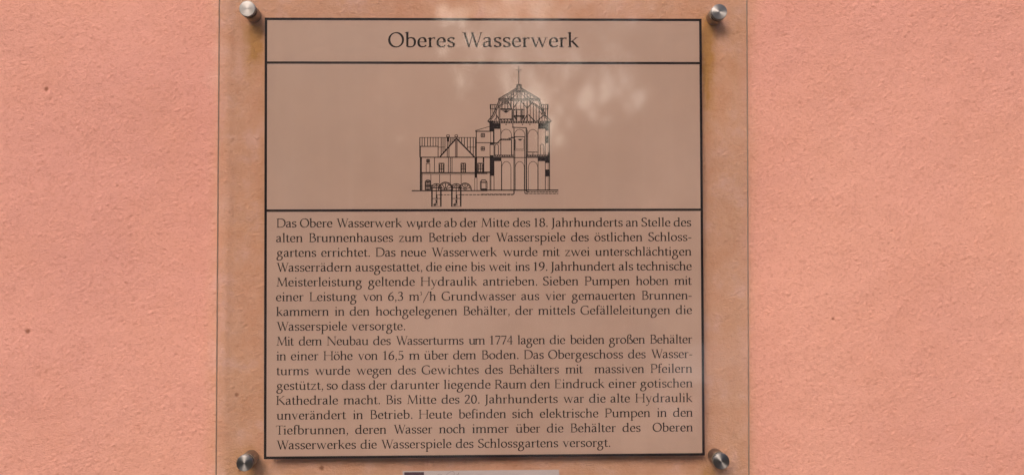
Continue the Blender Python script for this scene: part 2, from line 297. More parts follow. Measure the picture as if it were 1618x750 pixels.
def sheet_material():
    m, n, l, b, o = mat("printed_tan_film"); tc = n.new('ShaderNodeTexCoord'); P3 = tc.outputs['Object']
    c = ramp(n, l, noise(n, l, P3, 4, 4, .6), [(.3, (.410, .250, .200)), (.5, (.450, .276, .224)), (.7, (.505, .316, .258))])
    mp = n.new('ShaderNodeMapping'); mp.inputs['Scale'].default_value = (60, 1, 2); l.new(P3, mp.inputs[0])
    c = mix(n, l, mth(n, l, 'MULTIPLY', ramp1(n, l, noise(n, l, mp.outputs[0], 1, 3, .6), .5, .8), .18), c, (.52, .35, .29))
    l.new(c, b.inputs['Base Color']); b.inputs['Roughness'].default_value = .55; b.inputs['Specular IOR Level'].default_value = .3; return m
M_SHEET = sheet_material()
M_INK = simple("dark_print_ink", (.008, .001, .003), .5, spec=.08)
M_INK_TEXT = simple("dark_text_ink", (.010, .002, .003), .5, spec=.08)
M_INK_FINE = simple("drawing_line_ink", (.012, .003, .004), .5, spec=.08)
M_GREYTONE = simple("drawing_grey_tone", (.16, .085, .07), .6, spec=.3)
M_LABEL = simple("white_label_film", (.50, .39, .40), .5)
M_EMBLEM = simple("label_emblem_ink", (.055, .015, .03), .5)
M_LABEL_LINE = simple("label_script_ink", (.20, .12, .13), .5)
def steel_material():
    m, n, l, b, o = mat("turned_steel"); tc = n.new('ShaderNodeTexCoord')
    b.inputs['Base Color'].default_value = (.27, .25, .245, 1); b.inputs['Metallic'].default_value = 1; b.inputs['Roughness'].default_value = .45; b.inputs['Anisotropic'].default_value = .9; b.inputs['Anisotropic Rotation'].default_value = .25
    tg = n.new('ShaderNodeTangent'); tg.direction_type = 'RADIAL'; tg.axis = 'Z'; l.new(tg.outputs[0], b.inputs['Tangent'])
    sp = n.new('ShaderNodeSeparateXYZ'); l.new(tc.outputs['Object'], sp.inputs[0])
    r = mth(n, l, 'SQRT', mth(n, l, 'ADD', mth(n, l, 'POWER', sp.outputs[0], 2), mth(n, l, 'POWER', sp.outputs[1], 2)))
    cb = n.new('ShaderNodeCombineXYZ'); l.new(r, cb.inputs[0]); bp = n.new('ShaderNodeBump'); bp.inputs['Strength'].default_value = .25; bp.inputs['Distance'].default_value = .0003
    l.new(noise(n, l, cb.outputs[0], 2600, 2), bp.inputs['Height']); l.new(bp.outputs[0], b.inputs['Normal']); return m
M_STEEL = steel_material()
M_BARREL = simple("dull_steel_barrel", (.34, .26, .20), .5, .3)

# ---------------------------------------------------------------- wall: rough rendered plaster as real relief
def build_wall():
    rng = np.random.default_rng(11)
    x0, x1, z0, z1, d = -.84, .84, ZC-.468, ZC+.468, .0012
    nx = int(round((x1-x0)/d)); nz = int(round((z1-z0)/d))
    fx = np.fft.fftfreq(nx+1, d)[None, :]; fz = np.fft.fftfreq(nz+1, d)[:, None]
    def band(wl, bw, ang=None, el=1.0):
        N = np.fft.fft2(rng.standard_normal((nz+1, nx+1)))
        if ang is not None:
            a = fx*math.cos(ang)+fz*math.sin(ang); b = (-fx*math.sin(ang)+fz*math.cos(ang))*el; f = np.sqrt(a*a+b*b)
        else: f = np.sqrt(fx**2+fz**2)
        h = np.real(np.fft.ifft2(N*np.exp(-((f-1/wl)*wl/bw)**2))); return h/h.std()
    h = band(.30, .9)*.0011 + band(.055, .8)*.00020 + band(.018, .6, .5, 1.6)*.00007
    def crumbs(dens, sig, el, ang, lo):          # scattered grains pressed up by the trowel
        den = dens*np.clip(1+.5*band(.09, .8), .15, 3); k = (rng.random((nz+1, nx+1)) < den*d*d)*rng.uniform(lo, 1, (nz+1, nx+1))
        a = fx*math.cos(ang)+fz*math.sin(ang); b = -fx*math.sin(ang)+fz*math.cos(ang)
        g = np.exp(-2*(math.pi**2)*((a*sig*el)**2+(b*sig)**2)); r = np.real(np.fft.ifft2(np.fft.fft2(k)*g)); return r*(2*math.pi*sig*sig*el/(d*d))
    h += np.minimum(crumbs(30000, .0008, 1.0, .35, .15), 1.3)*.00080 + np.minimum(crumbs(8000, .0011, 1.25, -.5, .2), 1.2)*.00062 + crumbs(2500, .0009, 1.0, 0, .4)*.0011
    h -= np.minimum(crumbs(3500, .0008, 1.2, .8, .3), 1)*.0011
    for (px, pz, r, a) in ((-.5515, -.0905, .004, -.0012), (-.534, .199, .005, -.0016), (-.531, .192, .005, .0010), (.415, -.0765, .003, -.001)):
        gx = np.linspace(x0, x1, nx+1)[None, :]; gz = np.linspace(z0, z1, nz+1)[:, None]-ZC
        h += a*np.exp(-((gx-px)**2+(gz-pz)**2)/(r*r)*1.5)
    ex = np.minimum(np.arange(nx+1), nx-np.arange(nx+1))/20.; ez = np.minimum(np.arange(nz+1), nz-np.arange(nz+1))/20.
    h *= np.clip(ex, 0, 1)[None, :]*np.clip(ez, 0, 1)[:, None]
    X, Z = np.meshgrid(np.linspace(x0, x1, nx+1), np.linspace(z0, z1, nz+1))
    co = np.stack([X.ravel(), -h.ravel(), Z.ravel()], 1)
    i = (np.arange(nz)[:, None]*(nx+1)+np.arange(nx)[None, :]).ravel()
    q = np.stack([i, i+1, i+nx+2, i+nx+1], 1)
    # the rest of the wall: plain sheets round the fine patch and a body behind
    X0, X1, Z0, Z1, T = -4.0, 4.0, 0.0, 4.2, .35; b = len(co)
    ex_v = np.array([(X0,0,Z0),(x0,0,Z0),(x1,0,Z0),(X1,0,Z0),(X0,0,z0),(x0,0,z0),(x1,0,z0),(X1,0,z0),(X0,0,z1),(x0,0,z1),(x1,0,z1),(X1,0,z1),(X0,0,Z1),(x0,0,Z1),(x1,0,Z1),(X1,0,Z1),(X0,T,Z0),(X1,T,Z0),(X0,T,Z1),(X1,T,Z1)], float)
    eq = [(0,1,5,4),(1,2,6,5),(2,3,7,6),(4,5,9,8),(6,7,11,10),(8,9,13,12),(9,10,14,13),(10,11,15,14),(17,16,18,19),(16,0,12,18),(3,17,19,15),(12,15,19,18),(16,17,3,0)]
    co = np.vstack([co, ex_v]); q = np.vstack([q, np.array(eq)+b])
    me = bpy.data.meshes.new("house_wall"); me.vertices.add(len(co)); me.vertices.foreach_set('co', co.ravel().astype(np.float32))
    me.loops.add(q.size); me.loops.foreach_set('vertex_index', q.ravel().astype(np.int32))
    me.polygons.add(len(q)); me.polygons.foreach_set('loop_start', (np.arange(len(q))*4).astype(np.int32))
    sm = np.ones(len(q), bool); sm[-len(eq):] = False; me.polygons.foreach_set('use_smooth', sm)
    me.update(calc_edges=True); me.validate(); me.materials.append(M_PLASTER)
    return link(bpy.data.objects.new("house_wall", me))
wall = build_wall(); tag(wall, "rough salmon pink plastered house wall behind the glass information sign", "wall")

# ---------------------------------------------------------------- the sign
GX0, GX1 = -.32165, .30533
sign = empty("information_sign", (0, 0, ZC))
tag(sign, "clear glass information sign with tan printed panel, fixed to the pink wall by steel studs", "information sign")
def slab(name, x0, x1, z0, z1, y0, y1, mf, me_, parent, bev=.0006):
    bm = bmesh.new(); bmesh.ops.create_cube(bm, size=1)
    for v in bm.verts: v.co = Vector(((x0+x1)/2+v.co.x*(x1-x0), (y0+y1)/2+v.co.y*(y1-y0), (z0+z1)/2+v.co.z*(z1-z0)))
    bmesh.ops.bevel(bm, geom=list(bm.edges), offset=bev, segments=1, affect='EDGES')
    bm.normal_update()
    for f in bm.faces: f.material_index = 0 if abs(f.normal.y) > .95 else 1
    me = bpy.data.meshes.new(name); bm.to_mesh(me); bm.free(); me.materials.append(mf); me.materials.append(me_)
    return link(bpy.data.objects.new(name, me), parent)
slab("glass_plate", GX0, GX1, -.292, .338, -.0254, -.0204, M_GLASS, M_EDGE, sign)

# printed sheet on the back of the glass: rectangle W x H turned by a hair
PW, PH, PCX, PCZ, PPH = .51674545, .51646743, -.00772745, .02224403, .00387666
BW = .0030
sheet = mesh_obj("printed_panel", [(-PW/2, .0003, -PH/2), (PW/2, .0003, -PH/2), (PW/2, .0003, PH/2), (-PW/2, .0003, PH/2), (-PW/2, 0, -PH/2), (PW/2, 0, -PH/2), (PW/2, 0, PH/2), (-PW/2, 0, PH/2)],
                 [(3, 2, 1, 0), (4, 5, 6, 7), (0, 1, 5, 4), (1, 2, 6, 5), (2, 3, 7, 6), (3, 0, 4, 7)], M_SHEET, sign)
sheet.location = (PCX, PANEL_Y, PCZ); sheet.rotation_euler = (0, -PPH, 0)
def rect(x0, z0, x1, z1): return [(x0, z0), (x1, z0), (x1, z1), (x0, z1)]
hw, hh, t = PW/2/S, PH/2/S, BW/2/S
print_mesh("border_frame", [rect(-hw-t, hh-t, hw+t, hh+t), rect(-hw-t, -hh-t, hw+t, -hh+t), rect(-hw-t, -hh+t, -hw+t, hh-t), rect(hw-t, -hh+t, hw+t, hh-t)], M_INK, sheet, -.00008)
for v in (275.2, 41.9): print_mesh("divider_line", [rect(-hw+t, v-t*.95, hw-t, v+t*.95)], M_INK, sheet, -.00008)
title = []
set_text(title, "Oberes", 34, -152.3, -46.5, 299.8); set_text(title, "Wasserwerk", 34, -35.6, 150.8, 300.1)
o = print_mesh("title_lettering", title, M_INK, sheet, -.00008); tag(o, "large title reading Oberes Wasserwerk")
TEXT = """Das|-327.5|-296.2 Obere|-290.9|-239.9 Wasserwerk|-233.7|-130.2 wurde|-124.1|-69.2 ab|-64.1|-44.4 der|-39.4|-12.0 Mitte|-6.2|38.6 des|44.2|71.8 18.|77.7|99.3 Jahrhunderts|105.0|218.5 an|223.6|242.7 Stelle|247.8|294.3 des|299.4|327.5
alten|-328.0|-286.6 Brunnenhauses|-276.6|-144.6 zum|-135.5|-98.8 Betrieb|-88.7|-29.3 der|-19.9|7.9 Wasserspiele|17.3|127.3 des|136.2|164.4 östlichen|173.3|249.5 Schloss-|258.7|327.6
gartens|-327.5|-265.3 errichtet.|-257.5|-181.1 Das|-172.3|-140.8 neue|-133.2|-92.8 Wasserwerk|-84.4|19.2 wurde|28.3|83.1 mit|91.0|118.5 zwei|126.6|165.5 unterschlächtigen|174.2|327.5
Wasserrädern|-327.4|-210.0 ausgestattet,|-203.7|-98.8 die|-92.8|-68.1 eine|-62.5|-28.4 bis|-22.6|0.2 weit|6.0|41.2 ins|47.5|70.6 19.|76.7|98.5 Jahrhundert|103.7|206.4 als|211.7|234.7 technische|239.8|327.8
Meisterleistung|-327.4|-193.2 geltende|-184.1|-110.6 Hydraulik|-101.6|-12.0 antrieben.|-3.2|82.4 Sieben|91.3|147.5 Pumpen|157.4|228.9 hoben|238.6|290.4 mit|299.8|327.9
einer|-328.1|-285.3 Leistung|-275.7|-201.7 von|-191.9|-161.5 6,3|-152.7|-128.8 m³/h|-120.0|-77.5 Grundwasser|-68.6|48.6 aus|57.0|85.6 vier|95.3|127.6 gemauerten|136.5|237.7 Brunnen-|247.9|327.5
kammern|-327.8|-245.6 in|-236.3|-221.0 den|-212.8|-181.9 hochgelegenen|-172.3|-44.2 Behälter,|-34.4|38.7 der|47.5|75.4 mittels|83.5|142.2 Gefälleleitungen|150.6|292.9 die|302.0|327.8
Wasserspiele|-327.2|-217.0 versorgte.|-210.0|-125.8
Mit|-327.2|-299.7 dem|-292.4|-256.4 Neubau|-248.9|-183.1 des|-176.1|-148.4 Wasserturms|-140.6|-34.0 um|-26.1|-0.4 1774|7.4|43.3 lagen|50.9|94.2 die|101.8|126.3 beiden|133.9|188.2 großen|195.3|252.6 Behälter|260.7|327.7
in|-327.2|-312.2 einer|-304.7|-261.9 Höhe|-253.8|-208.2 von|-199.9|-169.1 16,5|-160.5|-128.3 m|-120.0|-105.1 über|-96.5|-58.0 dem|-50.7|-14.6 Boden.|-5.7|52.4 Das|60.7|92.4 Obergeschoss|99.2|217.8 des|225.7|253.7 Wasser-|262.1|327.8
turms|-327.1|-276.9 wurde|-267.1|-212.0 wegen|-202.2|-147.2 des|-137.2|-109.0 Gewichtes|-100.1|-10.1 des|-0.5|27.8 Behälters|37.9|116.2 mit|126.3|154.2 massiven|172.0|251.0 Pfeilern|261.2|327.4
gestützt,|-327.3|-254.3 so|-248.8|-231.3 dass|-225.3|-188.4 der|-182.9|-154.8 darunter|-148.5|-72.1 liegende|-65.4|8.3 Raum|14.8|64.6 den|70.9|102.0 Eindruck|109.3|188.6 einer|194.7|238.7 gotischen|244.5|327.8
Kathedrale|-327.3|-231.0 macht.|-222.5|-165.3 Bis|-155.8|-131.7 Mitte|-123.1|-77.0 des|-68.9|-40.7 20.|-32.6|-9.2 Jahrhunderts|-1.1|114.2 war|123.1|155.3 die|163.6|189.8 alte|197.4|228.4 Hydraulik|236.8|327.9
unverändert|-327.0|-218.2 in|-207.7|-192.2 Betrieb.|-180.9|-114.6 Heute|-104.7|-52.3 befinden|-42.3|32.4 sich|42.2|75.3 elektrische|85.7|178.2 Pumpen|188.4|260.2 in|270.9|286.4 den|296.6|327.7
Tiefbrunnen,|-327.7|-215.2 deren|-204.2|-155.6 Wasser|-144.3|-83.6 noch|-73.0|-32.0 immer|-20.9|36.3 über|47.4|86.1 die|96.7|122.9 Behälter|134.0|205.5 des|216.2|244.9 Oberen|263.9|327.8
Wasserwerkes|-326.9|-202.9 die|-195.9|-170.4 Wasserspiele|-163.6|-53.4 des|-46.6|-18.7 Schlossgartens|-11.9|114.5 versorgt.|121.5|196.8"""
for i, line in enumerate(TEXT.split('\n')):
    out = []; base = 15.4 - 23.11 * i
    for wd in line.split(' '):
        s, a, b = wd.split('|'); set_text(out, s, 20.0, float(a), float(b), base)
    if i == 0:   # small printing blot under the w of "wurde"
        out += DOT(0, 0, 1)[:0] + [[(-105.5, 12.0), (-103.6, 11.6), (-101.6, 19.5), (-102.6, 19.8)]]
    print_mesh("text_line", out, M_INK_TEXT, sheet, -.00008)
# ---------------------------------------------------------------- the printed cross-section of the water tower
def dpt(x, y): return (1.0016*x - .0027*y - 766.29, -.00036*x - 1.00425*y + 375.48)
DR = []; DG = []
def LN(pts, w=.9, dst=None):
    q = ribbon([dpt(*p) for p in pts], w*1.38+.1); (DR if dst is None else dst).extend(q)
def FILL(*pts, dst=None): (DR if dst is None else dst).append([dpt(*p) for p in pts])
def BOX(x0, y0, x1, y1, w=.8): LN([(x0, y0), (x1, y0)], w); LN([(x0, y1), (x1, y1)], w); LN([(x0, y0), (x0, y1)], w); LN([(x1, y0), (x1, y1)], w)
def DASH(x0, x1, y, w=.8, a=4, g=1.2):
    x = x0
    while x < x1: LN([(x, y), (min(x+a, x1), y)], w); x += a+g
def ARC(cx, cy, rx, ry, a0, a1, w=.7, n=14): LN([(cx+rx*math.cos(math.radians(a0+(a1-a0)*k/n)), cy-ry*math.sin(math.radians(a0+(a1-a0)*k/n))) for k in range(n+1)], w)
A_ = lambda zx, zy: (640+zx/5.554, 200+zy/5.554)       # low wing
def la(*p, w=.8): LN([A_(*q) for q in p], w)
la((130, 97), (618, 97), w=.6)
for zx in (150, 172, 198, 222, 246, 270): la((zx, 97), (zx, 173), w=.7)
for zx, zy in ((290, 265), (317, 250), (333, 234), (350, 217), (398, 158), (412, 143), (428, 126)): la((zx, 97), (zx, zy), w=.8)
for zx, zy in ((474, 120), (496, 143), (520, 168), (546, 196), (572, 224), (598, 250), (618, 262)): la((zx, 97), (zx, zy), w=.8)
la((130, 175), (290, 175), w=.9); la((290, 182), (345, 182), w=.6); la((545, 182), (618, 182), w=.6); la((130, 97), (130, 270), w=.9); la((136, 180), (136, 265), w=.5)
la((305, 265), (450, 102), w=1.0); la((450, 102), (610, 268), w=1.1); la((312, 265), (450, 110), w=.5); la((450, 110), (603, 268), w=.5)
la((130, 270), (722, 270), w=1.1)
for a, b, t_ in ((365, 388, 75), (438, 460, 75)):
    la((a, t_), (b, t_), w=.7); la((a, t_), (a, 100), w=.8); la((b, t_), (b, 100), w=.8); la((a, 92), (b, 92), w=.6)
FILL(A_(366, 98), A_(387, 98), A_(387, 132), A_(366, 132)); la((370, 132), (370, 268), w=.8); la((385, 132), (385, 268), w=.8)
FILL(A_(438, 118), A_(461, 118), A_(461, 268), A_(438, 268), dst=DG)
FILL(A_(131, 270), A_(148, 270), A_(148, 560), A_(131, 560)); la((152, 410), (152, 560), w=.4)
la((147, 405), (722, 405), w=1.15); la((147, 418), (610, 418), w=.5); la((632, 416), (722, 416), w=.5)
for zx in (258, 380, 397, 412): la((zx, 272), (zx, 404), w=.7)
def win(x0, y0, x1, y1, f=A_, v=1, h=1, w=.8):
    for k in range(v+2): x = x0+(x1-x0)*k/(v+1); LN([f(x, y0), f(x, y1)], w)
    for k in range(h+2): y = y0+(y1-y0)*k/(h+1); LN([f(x0, y), f(x1, y)], w)
win(190, 288, 215, 315, v=2, h=2, w=.7); win(186, 325, 218, 402, v=0, h=0, w=.6)
for x0, x1 in ((298, 342), (490, 531), (637, 684)): win(x0, 322, x1, 402, v=1, h=2, w=.8); win(x0+6, 330, x1-6, 400, v=0, h=1, w=.5)
FILL(A_(610, 270), A_(632, 270), A_(632, 450), A_(610, 450)); la((611, 450), (611, 560), w=.5); la((631, 450), (631, 560), w=.5); la((690, 272), (690, 404), w=1.0)
for zx in (227, 303, 397, 492): la((zx, 418), (zx, 500), w=.6)
win(178, 482, 225, 556, v=1, h=1, w=1.0); LN([A_(178, 482), A_(190, 471), A_(213, 471), A_(225, 482)], 1.1); win(186, 490, 217, 548, v=1, h=2, w=.6)
win(661, 488, 718, 552, v=0, h=0, w=.9); LN([A_(661, 488), A_(672, 470), A_(705, 470), A_(718, 488)], 1.1); win(670, 492, 708, 545, v=0, h=0, w=.5); la((661, 548), (718, 548), w=.7)
la((60, 562), (722, 562), w=1.15); la((320, 556), (405, 556), w=.7)
for cx, r in ((355, 62), (526, 54)):                    # water wheels
    c = A_(cx, 550); ARC(c[0], c[1], r/5.554, r/5.554, -8, 188, 1.0, 22); ARC(c[0], c[1], (r-9)/5.554, (r-9)/5.554, 0, 180, .6, 18); ARC(c[0], c[1], 1.6, 1.6, 0, 360, .7, 10)
    for a in (20, 55, 90, 125, 160):
        ca, sa = math.cos(math.radians(a)), math.sin(math.radians(a)); LN([(c[0]+1.6*ca, c[1]-1.6*sa), (c[0]+(r-9)/5.554*ca, c[1]-(r-9)/5.554*sa)], .8)
for x0 in (235, 409):                                    # wells with pumps
    x1 = x0+81; LN([A_(x0, 535), A_(x0, 700), A_(x1, 700), A_(x1, 535)], 1.2); la((x0+6, 535), (x0+6, 695), w=.4); la((x1-6, 535), (x1-6, 695), w=.4)
    la((x0-6, 537), (x1+6, 537), w=1.0); ARC(*A_(x0+40, 537), 44/5.554, 36/5.554, 0, 180, .9); ARC(*A_(x0+40, 537), 32/5.554, 24/5.554, 0, 180, .6); la((x0+40, 505), (x0+40, 630), w=.8); la((x0+18, 535), (x0+40, 508), (x0+62, 535), w=.6)
    la((x0-22, 515), (x0, 515), (x0+12, 528), w=.9); la((x0+2, 630), (x1-2, 630), w=.7)
    la((x0+46, 690), (x0+46, 598), (x0+81, 598), w=.8); la((x0+16, 690), (x0+34, 690), (x0+28, 672), (x0+42, 668), (x0+36, 645), (x0+48, 640), w=1.2); la((x0+14, 682), (x0+40, 682), w=.9)
DASH(696, 712.5, 307.6, .7); DASH(729, 811, 307.6, .8, 5, 1.0)
# mid tower
B_ = lambda zx, zy: (640+zx/3.123, 95+zy/3.123)
def lb_(*p, w=.8): LN([B_(*q) for q in p], w)
lb_((346, 349), (417, 328), w=.6); lb_((346, 352), (418, 352), w=1.1); lb_((351, 352), (351, 480), w=1.0); lb_((351, 408), (420, 408), w=.8); lb_((346, 480), (420, 480), w=1.1); lb_((385, 480), (385, 505), w=.8)
win(375, 363, 392, 380, B_, 1, 1, .8); win(375, 429, 392, 446, B_, 1, 1, .8); lb_((351, 553), (420, 553), w=1.1); lb_((351, 558), (420, 558), w=.5)
# great tower, walls and arches
C_ = lambda zx, zy: (760+zx/5.77, 190+zy/5.77)
def lc(*p, w=.7): LN([C_(*q) for q in p], w)
def fc(x0, y0, x1, y1): FILL(C_(x0, y0), C_(x1, y0), C_(x1, y1), C_(x0, y1))
fc(76, 26, 115, 105); fc(115, 30, 178, 80); FILL(C_(58, 8), C_(115, 14), C_(115, 26), C_(74, 26)); fc(80, 205, 114, 226); fc(80, 320, 115, 507); fc(115, 338, 185, 374)
fc(521, 30, 586, 80); fc(586, 28, 618, 96); FILL(C_(640, 8), C_(586, 14), C_(586, 28), C_(622, 28)); fc(586, 144, 617, 210); fc(519, 336, 586, 374); fc(586, 334, 622, 390); fc(613, 296, 622, 336); fc(588, 450, 622, 513)
for x, y0, y1, w_ in ((118, 80, 318, .8), (180, 80, 322, .8), (186, 374, 635, .8), (278, 175, 320, 1.0), (300, 60, 672, .9), (309, 175, 635, .5), (398, 152, 660, .8), (413, 68, 652, 1.3), (424, 90, 320, .6), (520, 80, 635, .7), (586, 96, 635, .7), (612, 96, 635, .5), (625, 26, 635, .9), (118, 374, 635, .7), (90, 507, 635, .6), (82, 226, 635, .7), (88, 105, 205, .6), (112, 105, 205, .6)): lc((x, y0), (x, y1), w=w_)
def pointed(x0, x1, top, spring, base, w=.55):
    c = (x0+x1)/2; n = 8; L = [(x0, base), (x0, spring)]
    for k in range(1, n+1): s = k/n; L.append((x0+(c-x0)*(1-(1-s)**1.0)*s**.55 if False else x0+(c-x0)*(1-math.cos(s*math.pi/2))**.9, spring-(spring-top)*math.sin(s*math.pi/2)**.85))
    Rr = [(x0+x1-a, b) for a, b in L]; lc(*L, w=w); lc(*Rr, w=w)
pointed(181, 277, 84, 140, 170); pointed(304, 400, 84, 140, 152); pointed(426, 519, 86, 145, 290)
pointed(189, 272, 377, 435, 635); pointed(311, 394, 377, 435, 635); pointed(431, 517, 377, 435, 635)
lc((117, 318), (295, 318), w=.5); lc((117, 331), (295, 331), w=1.0); lc((417, 318), (613, 318), w=.5); lc((417, 331), (613, 331), w=1.0); lc((80, 341), (620, 341), w=.8)
for x in range(122, 295, 22): fc(x, 318, x+10, 331)
for x in range(422, 612, 22): fc(x, 318, x+10, 331)
lc((0, 638), (705, 638), w=1.3); DASH(760, 812, 306.9, .8, 6, .8); lc((300, 672), (300, 640), w=1.2)
lc((398, 655), (398, 665), (425, 668), w=1.0); DASH(833, 882, 303.4, .9, 4, .8); DASH(830, 882, 306.0, .8, 5, 1.2); lc((413, 650), (440, 655), w=1.1)
lc((305, 152), (398, 152), w=.9); lc((305, 152), (305, 275), (398, 275), (398, 152), w=.8); lc((316, 176), (316, 262), (390, 262), (390, 176), w=.45); FILL(C_(328, 172), C_(384, 172), C_(356, 188)); lc((278, 160), (310, 160), w=1.2); fc(296, 148, 312, 158); lc((282, 66), (413, 70), w=.9); lc((290, 30), (290, 66), w=.9)
lc((0, 205), (118, 205), w=.6); lc((118, 212), (150, 208), (178, 176), w=1.2); lc((118, 205), (178, 212), w=.5); lc((178, 171), (276, 171), w=.5); lc((178, 181), (276, 181), w=.9); lc((250, 166), (276, 166), (284, 152), w=1.3)
for x in range(184, 272, 18): fc(x, 171, x+8, 181)
for x0, x1 in ((126, 158), (541, 573)):
    L = [(x0, 320), (x0, 236), (x0+6, 222), ((x0+x1)/2, 218), (x1-6, 222), (x1, 236), (x1, 320)]; lc(*L, w=.7)
lc((425, 292), (520, 292), w=.9); lc((425, 318), (425, 292), w=.6); lc((473, 292), (473, 318), w=.7)
for x in (228, 378, 445): fc(x-5, 34, x+5, 45)
# roof of the great tower
D_ = lambda zx, zy: (760+zx/6.25, 95+zy/6.25)
def ld(*p, w=.7): LN([D_(*q) for q in p], w)
ld((373, 62), (373, 242), w=.8); ld((342, 94), (358, 98), (373, 122), (388, 98), (405, 94), w=.6); FILL(D_(368, 108), D_(378, 108), D_(373, 124)); FILL(D_(368, 174), D_(378, 174), D_(378, 186), D_(368, 186)); FILL(D_(368, 208), D_(378, 208), D_(378, 214), D_(368, 214))
ld((352, 246), (400, 246), w=1.3); ld((354, 246), (354, 290), w=1.2); ld((397, 246), (397, 290), w=1.2); ld((365, 250), (365, 380), w=1.0); ld((385, 250), (385, 380), w=1.0); ld((354, 290), (354, 380), w=.6); ld((397, 290), (397, 380), w=.6)
ld((356, 276), (170, 388), w=1.1); ld((394, 276), (585, 388), w=1.1); ld((356, 290), (200, 385), w=.7); ld((394, 290), (556, 385), w=.7)
ld((168, 388), (585, 388), w=1.5); ld((180, 402), (575, 402), w=.7); ld((330, 308), (425, 308), w=1.1); ld((330, 318), (425, 318), w=.6)
for x, t_ in ((262, 345), (300, 322), (322, 312), (430, 312), (455, 325), (490, 346)): ld((x, t_), (x, 386), w=.9)
ld((262, 386), (322, 330), w=.8); ld((490, 386), (430, 330), w=.8); ld((225, 372), (262, 386), w=.7); ld((525, 372), (490, 386), w=.7); ld((300, 386), (354, 330), w=.7); ld((452, 386), (397, 330), w=.7); ld((270, 352), (300, 386), w=.8); ld((482, 352), (455, 386), w=.8)
for x in (365, 385):
    for y in (300, 340, 368): FILL(D_(x-4, y-5), D_(x+4, y-5), D_(x+4, y+5), D_(x-4, y+5))
ld((180, 395), (150, 470), (112, 552), (64, 608), w=1.1); ld((192, 402), (165, 470), (128, 552), (88, 604), w=.8); ld((578, 395), (602, 470), (640, 552), (698, 608), w=1.1); ld((566, 402), (588, 470), (622, 552), (668, 604), w=.8)
FILL(D_(62, 608), D_(120, 596), D_(120, 618), D_(80, 622)); FILL(D_(698, 608), D_(640, 596), D_(640, 618), D_(680, 622))
ld((64, 607), (695, 607), w=.8); ld((120, 622), (640, 622), w=.7)
for x in range(128, 640, 24): FILL(D_(x, 607), D_(x+12, 607), D_(x+12, 621), D_(x, 621))
for s0, sg in ((92, 1), (661, -1)):
    X_ = lambda v: s0+sg*v
    ld((X_(-6), 441), (X_(62), 441), w=.8); ld((X_(4), 441), (X_(4), 588), w=.9); ld((X_(-2), 484), (X_(44), 484), w=.8); ld((X_(24), 441), (X_(24), 550), w=.6); ld((X_(44), 441), (X_(44), 510), w=.8); ld((X_(-2), 441), (X_(-2), 484), w=.7)
for x, t_, w_ in ((150, 470, .6), (176, 430, .6), (206, 402, .8), (236, 402, .6), (264, 402, .9), (296, 388, 1.3), (322, 402, 1.0), (346, 402, .6), (392, 402, .7), (424, 402, .8), (456, 402, 1.1), (486, 410, .6), (518, 430, .7), (546, 440, .7), (574, 460, .9), (604, 480, .6), (628, 540, .6)):
    y1 = 478 if 185 < x < 310 else 605
    ld((x, t_), (x, y1), w=w_)
    if y1 == 478: ld((x, 583), (x, 605), w=.7)
ld((168, 470), (212, 425), (264, 404), w=1.1); ld((178, 478), (222, 436), (272, 412), w=.6); ld((476, 404), (540, 440), (600, 482), (642, 560), w=1.1); ld((470, 414), (534, 450), (592, 492), w=.6)
ld((264, 404), (300, 470), w=1.1); ld((206, 404), (262, 440), w=.8); ld((322, 470), (372, 404), w=1.0); ld((392, 404), (456, 476), w=1.1); ld((456, 476), (512, 412), w=1.0)
ld((186, 484), (308, 484), w=1.3); ld((186, 484), (186, 583), (308, 583), w=.9); ld((308, 484), (308, 600), w=1.4); ld((196, 492), (300, 492), w=.5); FILL(D_(205, 500), D_(287, 500), D_(246, 524)); FILL(D_(241, 486), D_(251, 486), D_(251, 500), D_(241, 500)); DASH(790, 809, 189.4, 1.3, 3, 2)
ld((322, 490), (430, 490), w=1.0); ld((330, 552), (430, 552), w=1.3); ld((350, 490), (350, 600), w=1.3); ld((404, 490), (404, 600), w=1.3); ld((322, 545), (352, 596), w=1.2); ld((430, 545), (400, 596), w=1.0); ld((330, 562), (430, 562), w=.5)
ld((452, 545), (420, 604), w=1.0); ld((468, 540), (530, 604), w=1.1); ld((455, 560), (455, 604), w=1.3); ld((620, 545), (555, 604), w=1.0); ld((150, 540), (186, 600), w=1.0); ld((128, 600), (160, 560), w=.7); ld((574, 500), (604, 540), w=.8)
o = print_mesh("building_drawing", DR, M_INK_FINE, sheet, -.00008); tag(o, "fine line drawing of a mill wing and a domed water tower in section")
print_mesh("grey_tone_patch", DG, M_GREYTONE, sheet, -.00003)

